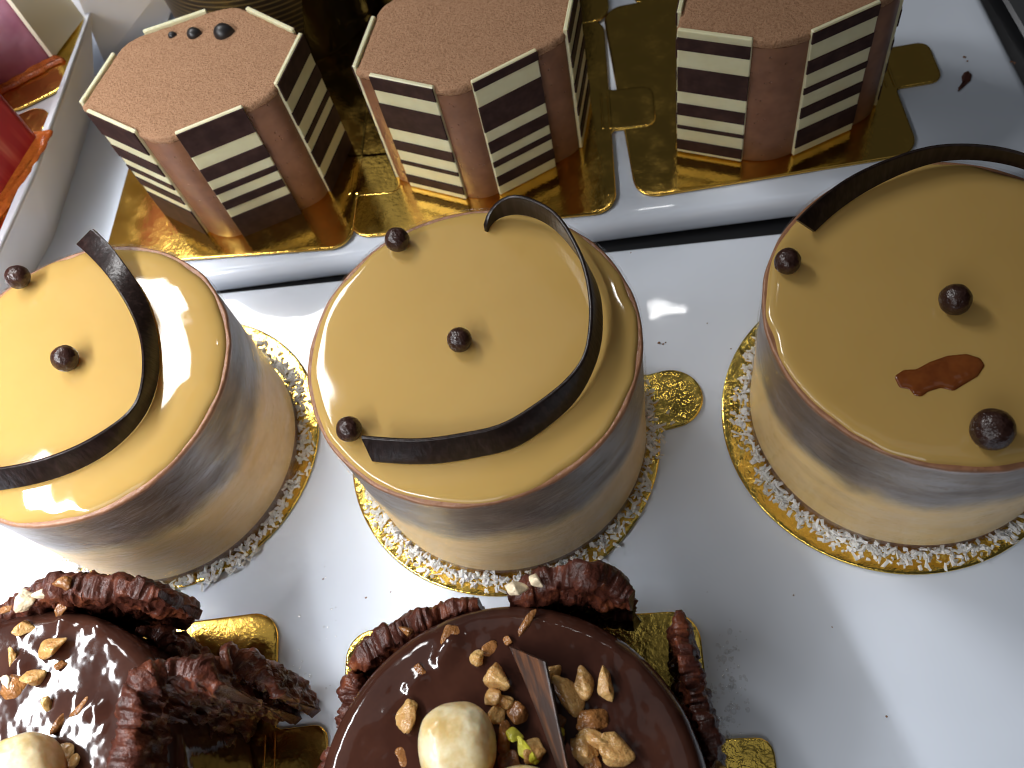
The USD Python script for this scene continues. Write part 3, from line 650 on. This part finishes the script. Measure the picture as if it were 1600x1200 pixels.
b4 = bark_px([(1062, 955, 30), (1075, 1040, 30), (1095, 1110, 30), (1120, 1190, 30)], 1, 30, 4.5, 304, [29, 33, 31, 31], .9)
b5 = bark_px([(515, 1170, 36), (500, 1230, 36)], 1, 34, 5, 305, None, 1.)

# the left one, partly outside the frame
c = np.array([-119.0, 56.0]); zt = 42.0
# its top seen from pixel (60, 942) to (250, 1100)
from scipy.optimize import least_squares
def prj(P):
    d = P - CAM; z = d @ _fw; return np.stack([800 + FPX * (d @ _r) / z, 600 - FPX * (d @ _u) / z], -1)
obs = [(-40, 985), (20, 950), (60, 940), (130, 950), (190, 985), (235, 1045)]
W = np.array([at(u, v, zt)[:2] for u, v in obs])
sol = least_squares(lambda q: np.linalg.norm(W - q, axis=1) - R, [-120, 40]).x
c = sol
board('square_cake_board', square_board(86, 6, 16, 13)[0], (*(at(435, 965, 1.2)[:2] + rotz(-11) @ np.array([-43, -41])), 0), 'square gold board under the nut glazed cake in the left corner', 'cake board', GOLD, None, -11, square_board(86, 6, 16, 13)[1])
t, o = rocher(c, zt, R, 'dark nut glazed cake with ragged caramel bark in the lower left corner', 3, None)
L = lambda u, v, z=zt: at(u, v, z) - o
rng = np.random.default_rng(99)
bm = []
for (u, v, r, h) in ((155, 970, 2.4, 1.4), (95, 965, 2.0, 1.0), (120, 1100, 3, .8), (150, 1110, 2.0, .8), (80, 1010, 2.5, .6), (30, 1040, 2.5, .8)):
    P = L(u, v); bm.append((P[0], P[1], r, h))
for k in range(45):
    a, r = rng.uniform(0, 6.28), R * .92 * math.sqrt(rng.uniform()); bm.append((r * math.cos(a), r * math.sin(a), rng.uniform(.5, 1.1), rng.uniform(.1, .35)))
obj('chocolate_glaze_body', glazed_body(R, zt - 1.2, 14, bm), ROCHER, t, smooth=True)
for k, (u, v, sx, sy, sz, rot, mt) in enumerate([(37, 983, 2.0, 1.6, 1.2, 0, NUT), (82, 1013, 2.2, 3.6, 1.9, -60, NUT), (10, 1030, 1.4, 2.2, 1.2, -20, NUT), (95, 955, 1.4, 2.8, .9, -50, NUTD), (12, 955, 2.0, 1.4, .8, 0, NUTD),
    (55, 1060, 2.2, 2.8, 1.5, -30, NUT), (22, 1074, 3.2, 2.2, 1.6, 10, NUTD), (96, 1128, 1.0, 3.0, .9, -35, NUTD), (72, 1104, 1.6, 1.6, 1.0, 0, NUT), (95, 1040, 1.3, 1.0, .8, 10, NUTD), (120, 1098, 2.4, 2.0, .8, 0, NUTD), (25, 1165, 1.6, 4.2, 1.2, -50, NUTD),
    (12, 1064, 1.2, 1.8, 1.2, 20, ALMOND), (108, 1195, 1.2, 3.2, 1.0, -60, NUT), (95, 1190, 1.6, 3, 1, -30, NUT)]):
    nut('chopped_nut', u, v, (sx, sy, sz), mt, 400 + k, -.1 if mt is NUTD else .7, rot, .3)
hazel(28, 1215, (8.6, 7.6, 7.0), 15, 4.5, 15)
b1 = bark_px([(-30, 955, 44), (60, 925, 44), (140, 915, 44), (200, 918, 44), (258, 932, 42)], [1, 6, 10, 14, 24], 42, 5.5, 311, [39, 43, 44, 42, 43], 1.1)
for (u, v, s) in ((35, 937, 2.4), (100, 915, 2.2), (68, 928, 1.6)): obj('almond_chip', place(lump(rng, (s * 1.3, s * .8, s * .8), int(u), 2, .4), L(u, v, 45)), ALMOND if u != 100 else NUTD, b1, smooth=True)
b2 = bark_px([(190, 1260, 52), (198, 1150, 52), (222, 1075, 52), (258, 1045, 52), (312, 1050, 50), (340, 1072, 47)], 1, 52, 6, 312, [50, 51, 52, 52, 49, 44], 1.3)
for (u, v, s) in ((248, 1055, 1.6), (200, 1180, 1.8)): obj('almond_chip', place(lump(rng, (s * .8, s * 1.3, s * .8), int(u), 2, .4), L(u, v, 43)), ALMOND, b2, smooth=True)
b3 = bark_px([(335, 1075, 36), (375, 1040, 37), (422, 1078, 32)], 1, 36, 6, 313, [32, 42, 25], 1.3)
b4 = bark_px([(215, 985, 30), (255, 1000, 28), (275, 1030, 24)], 1, 27, 4.5, 314, [28, 27, 20], 1.)

# ------------------------------------------------------------------ left: raised white platter with pink and red cakes
ZP = 30
top = np.array([at(142, 18, ZP)[:2], at(138, 31, ZP)[:2], at(56, 264, ZP)[:2], at(0, 388, ZP)[:2], at(-60, 520, ZP)[:2]])
base = np.array([at(150, 170, 0)[:2], at(146, 175, 0)[:2], at(84, 372, 0)[:2], at(40, 450, 0)[:2], at(-30, 600, 0)[:2]])
back = np.array([(-260, 40), (-260, 340)])
def platter_mesh():
    T = np.vstack([top[::-1], [(-110, 330)], [(-260, 340)], [(-260, 60)]]); Bm = np.vstack([base[::-1], [(-122, 330)], [(-255, 335)], [(-255, 65)]])
    def pr(p, k=14):
        return np.vstack([p[i] + (p[(i + 1) % len(p)] - p[i]) * np.linspace(0, 1, k, endpoint=False)[:, None] for i in range(len(p))])
    T, Bm = pr(T), pr(Bm); cen = T.mean(0)
    rows = [np.c_[Bm, np.full(len(Bm), -6.5)], np.c_[Bm, np.full(len(Bm), .5)], np.c_[Bm + (T - Bm) * .9, np.full(len(T), ZP - 3)], np.c_[T, np.full(len(T), ZP - .8)], np.c_[T - (T - cen) / np.linalg.norm(T - cen, axis=1, keepdims=True) * .8, np.full(len(T), ZP)],
            np.c_[T - (T - cen) / np.linalg.norm(T - cen, axis=1, keepdims=True) * 3, np.full(len(T), ZP)], np.c_[T - (T - cen) / np.linalg.norm(T - cen, axis=1, keepdims=True) * 4, np.full(len(T), ZP - 1.5)], np.array([[*cen, ZP - 1.5]])]
    n = len(T); V = np.vstack(rows); F = []; i = np.arange(n); j = (i + 1) % n
    for a in range(len(rows) - 2): F += [np.c_[a * n + i, a * n + j, (a + 1) * n + j], np.c_[a * n + i, (a + 1) * n + j, (a + 1) * n + i]]
    a = (len(rows) - 2) * n; F.append(np.c_[a + i, a + j, np.full(n, len(V) - 1)])
    m = tm(V, np.vstack(F)); m.fix_normals(); return m
pt = obj('raised_platter', platter_mesh(), RIMW, None, smooth=30)
data(pt, 'raised white platter with sloping side left of the striped cakes', 'platter')
def prism(pts, z0, z1, bev=1.2, n=200):
    p = resample(Polygon(pts).buffer(-bev).buffer(bev, 6).exterior, n)
    return loft(p, [(-.2, z0), (0, z0 + .3), (0, z1 - bev), (-bev * .3, z1 - bev * .3), (-bev, z1)])
def ctr(pts): return np.mean(np.asarray(pts), 0)
def plate_board(name, pts, z, label, mt=GOLD):
    c = ctr(pts); t = thing(name, (*c, z), label, 'cake board')
    p = resample(Polygon(np.asarray(pts) - c).buffer(-6).buffer(6, 8).exterior, 200)
    obj('card_core', loft(p, [(-.3, 0), (-.08, .12), (-.08, .7), (-.3, .8)]), CARD, t)
    obj('gold_foil', loft(p, [(-.02, .45), (.05, .7), (0, .92), (-.18, 1.08), (-.5, 1.16), (-1.4, 1.18)], bottom=False), mt, t)
    return t
zb = ZP - 1.5
P2 = lambda u, v, z=ZP: at(u, v, z)[:2]
plate_board('corner_board', [P2(131, 16), P2(96, 136), P2(30, 168), P2(-80, 190), P2(-150, 40), P2(40, -60)], zb, 'gold board under the pink cake with the ivory side on the raised platter', GOLDC)
plate_board('corner_board', [P2(88, 150), P2(4, 372), P2(-80, 500), P2(-190, 360), P2(-80, 200), P2(30, 176)], zb, 'gold board under the red striped cake on the raised platter', GOLDC)
def block(corner, e1, e2, l1, l2):
    d1 = (e1 - corner) / np.linalg.norm(e1 - corner); d2 = (e2 - corner) / np.linalg.norm(e2 - corner)
    return [corner, corner + d1 * l1, corner + d1 * l1 + d2 * l2, corner + d2 * l2]
k0, k1, k2 = P2(74, 86, 31), P2(0, 131, 31), P2(121, 24, 31)
bk = block(k0, k1, k2, 60, np.linalg.norm(k2 - k0))
t = thing('pink_cake', (*k0, zb + 1.2), 'pink berry cake with an ivory plaque on its side, top left on the platter', 'cake')
obj('glazed_body', prism([p - k0 for p in bk], 0, 40, 2.5), PINK, t)
dd = (k2 - k0) / np.linalg.norm(k2 - k0); nn = np.array([dd[1], -dd[0]])
if np.dot(nn, k1 - k0) > 0: nn = -nn
pq = [k0 - k0 + nn * .3, k2 - k0 + nn * .3, k2 - k0 + nn * 2.2, nn * 2.2]
obj('ivory_plaque', loft(resample(Polygon(pq).exterior, 80), [(-.2, .4), (0, .6), (0, 42), (-.3, 42.4)]), IVORY, t)
jel = Polygon([k0 - k0 + nn * 2, (k1 - k0) * 1.3 , (k1 - k0) * 1.3 + np.array([-2, -3]), (k0 - k0) + np.array([4.0, -3.5])])
def jelly(poly, h, seed, par, r=.8):
    p = resample(poly.buffer(r).exterior, 160); p = ccw(p)
    p = p + normals2(p) * (1.6 * (fbm(np.c_[p * .35 + 60, np.zeros(len(p))], 3, seed) - .5))[:, None]
    obj('orange_jelly', loft(p, [(-.1, 0), (.1, h * .3), (-.2, h * .75), (-.8, h)], bottom=False), JELLY, par)
jelly(jel, 1.4, 3, t)
r0, r1 = P2(60, 208, 31), P2(0, 304, 31); r2 = r0 + np.array([-(r1 - r0)[1], (r1 - r0)[0]]) * (1 if -(r1 - r0)[1] * 0 + (r1 - r0)[0] * 0 == 0 else 1)
dv = (r1 - r0) / np.linalg.norm(r1 - r0); per = np.array([dv[1], -dv[0]])
if per[0] > 0: per = -per
rb = [r0, r0 + dv * 62, r0 + dv * 62 + per * 50, r0 + per * 50]
t = thing('red_cake', (*r0, zb + 1.2), 'red cake with fine pale stripes at the left edge of the platter', 'cake')
obj('striped_body', prism([p - r0 for p in rb], 0, 40, 2.5), RED, t)
pj = -per
jelly(Polygon([per * 2 + dv * 0, dv * 60, dv * 60 + pj * 3.2, dv * 6 + pj * 3.4, pj * 3 - dv * 1.5]), 1.3, 7, t)

# white box behind, only its grey front face shows
b0, b1 = at(163, 97, 0)[:2], at(262, 36, 0)[:2]
t0, t1 = at(121, -6, 40)[:2], at(300, -80, 40)[:2]
pts = [(*b0, 0), (*b1, 0), (*t0, 40), (*t1, 40), (*(b0 + [10, 90]), 0), (*(b1 + [20, 60]), 0), (*(t0 + [10, 80]), 40), (*(t1 + [10, 60]), 40)]
h = trimesh.convex.convex_hull(np.array(pts)); cbx = np.array([*b0, 0.1])
h.vertices = h.vertices + [0, 0, .1]
data(obj('white_box', h, RIMW, None, smooth=False), 'plain white box with a grey shaded face behind the cake with three drops', 'box')

# dark cakes at the very back
def back_cake(cx, cy, R, H, label, wrap):
    t = thing('dark_cake', (cx, cy, 1.2), label, 'cake')
    obj('glazed_body', loft(circle(R, 160), [(-.6, 0), (0, 1), (0, H - 3), (-.5, H - 1.2), (-2, H), (-8, H + .1)]), MIRRORC, t, smooth=50)
    if wrap:
        a = np.linspace(math.radians(-190), math.radians(-62), 70); V = []; zs = np.linspace(0, 1, 24)
        for z in zs:
            aa = math.radians(-190) + (a - math.radians(-190)) * (1 - .16 * (1 - z)) ; V.append(np.c_[np.cos(aa) * (R + .5), np.sin(aa) * (R + .5), np.full(70, 9 + (H - 7) * z)])
        n = 70; V = np.vstack(V); F = []
        for k in range(23):
            i = np.arange(n - 1); F += [np.c_[k * n + i, k * n + i + 1, (k + 1) * n + i + 1], np.c_[k * n + i, (k + 1) * n + i + 1, (k + 1) * n + i]]
        obj('ribbed_wrap', tm(V, np.vstack(F)), RIBBED, t, smooth=True)
    return t
bsq = square_board(82, 0, 14, 10)[0]
board('square_cake_board', bsq, (-34, 311, 0), 'gold board edge glinting under the dark cake with the ribbed wrap', 'cake board', GOLD, None, -14)
back_cake(-36, 309, 37, 50, 'dark cake with a gold ribbed wrap behind the three drops', True)
board('square_cake_board', bsq, (41, 297.5, .5), 'gold board corner at the top edge behind the middle striped cake', 'cake board', GOLD, None, -15)
back_cake(40, 301, 35.5, 50, 'dark cake at the top edge behind the middle striped cake', False)
board('square_cake_board', bsq, (129.5, 279, 0), 'gold board corner just left of the striped cake nearest the chrome edge', 'cake board', GOLD, None, -15)

# ------------------------------------------------------------------ crumbs and wet spots on the trays
rng = np.random.default_rng(5)
p = np.array([at(u, v, 0)[:2] for u, v in ((1512, 113), (1517, 118), (1515, 127), (1508, 133), (1503, 138), (1497, 143), (1499, 137), (1504, 130), (1503, 121), (1507, 115))]); cm = ctr(p)
x = obj('chocolate_crumb', place(loft(resample(Polygon(ccw(p - cm)).buffer(.15).exterior, 60), [(-.1, 0), (.05, .3), (-.3, .7), (-.7, .9)]), (*cm, .02)), plain('crumb_brown', (.10, .03, .018), .5, bump=(500, .0006, 3)), None)
data(x, 'reddish brown chocolate crumb with a thin tail lying near the right gold tab', 'crumb')
m = []
for (u, v, s) in ((1507, 90, .5), (1511, 96, .4), (1030, 536, .4), (1036, 538, .3), (1040, 535, .25), (1581, 97, .6), (1586, 99, .4), (920, 395, .3), (572, 934, .25), (1142, 545, .2), (985, 395, .25), (610, 925, .2), (1385, 1120, .25), (1240, 930, .22), (1300, 980, .2), (505, 905, .25), (1105, 505, .2)):
    P = at(u, v, 0); m.append(place(lump(rng, (s, s * .8, s * .5), int(u), 1, .4), (P[0], P[1], s * .3)))
data(obj('loose_crumbs', m, SPONGE, None, smooth=True), 'tiny brown crumbs scattered over the white trays', 'crumbs', kind='stuff')
m = []
dome = trimesh.creation.icosphere(2, 1.0)
def droplets(cu, cv, su, sv, count, smax):
    for k in range(count):
        u, v = cu + rng.normal(0, su), cv + rng.normal(0, sv); P = at(u, v, 0); s = abs(rng.normal(0, smax)) + .08
        m.append(place(dome, (P[0], P[1], 0.0), (0, 0, rng.uniform(0, 3)), (s * rng.uniform(.7, 1.3), s * rng.uniform(.7, 1.3), s * .22 + .02)))
droplets(1140, 1060, 14, 50, 120, .33); droplets(1128, 1130, 12, 18, 40, .26); droplets(470, 1050, 14, 45, 30, .2); droplets(510, 980, 8, 60, 16, .16)
WET = mat('wet_drop', {'t': ('transparent_bsdf', {'color': (.96, .96, .96)}), 'g': ('glossy_bsdf', {'color': (1, 1, 1), 'roughness': .03}), 'm': ('mix_closure', {'fac': .16})},
    [('t.BSDF', 'm.closure1'), ('g.BSDF', 'm.closure2')], surface='m.closure')
data(obj('wet_droplets', m, WET, None, smooth=True), 'small wet droplets on the white tray beside the nut glazed cakes', 'droplets', kind='stuff')
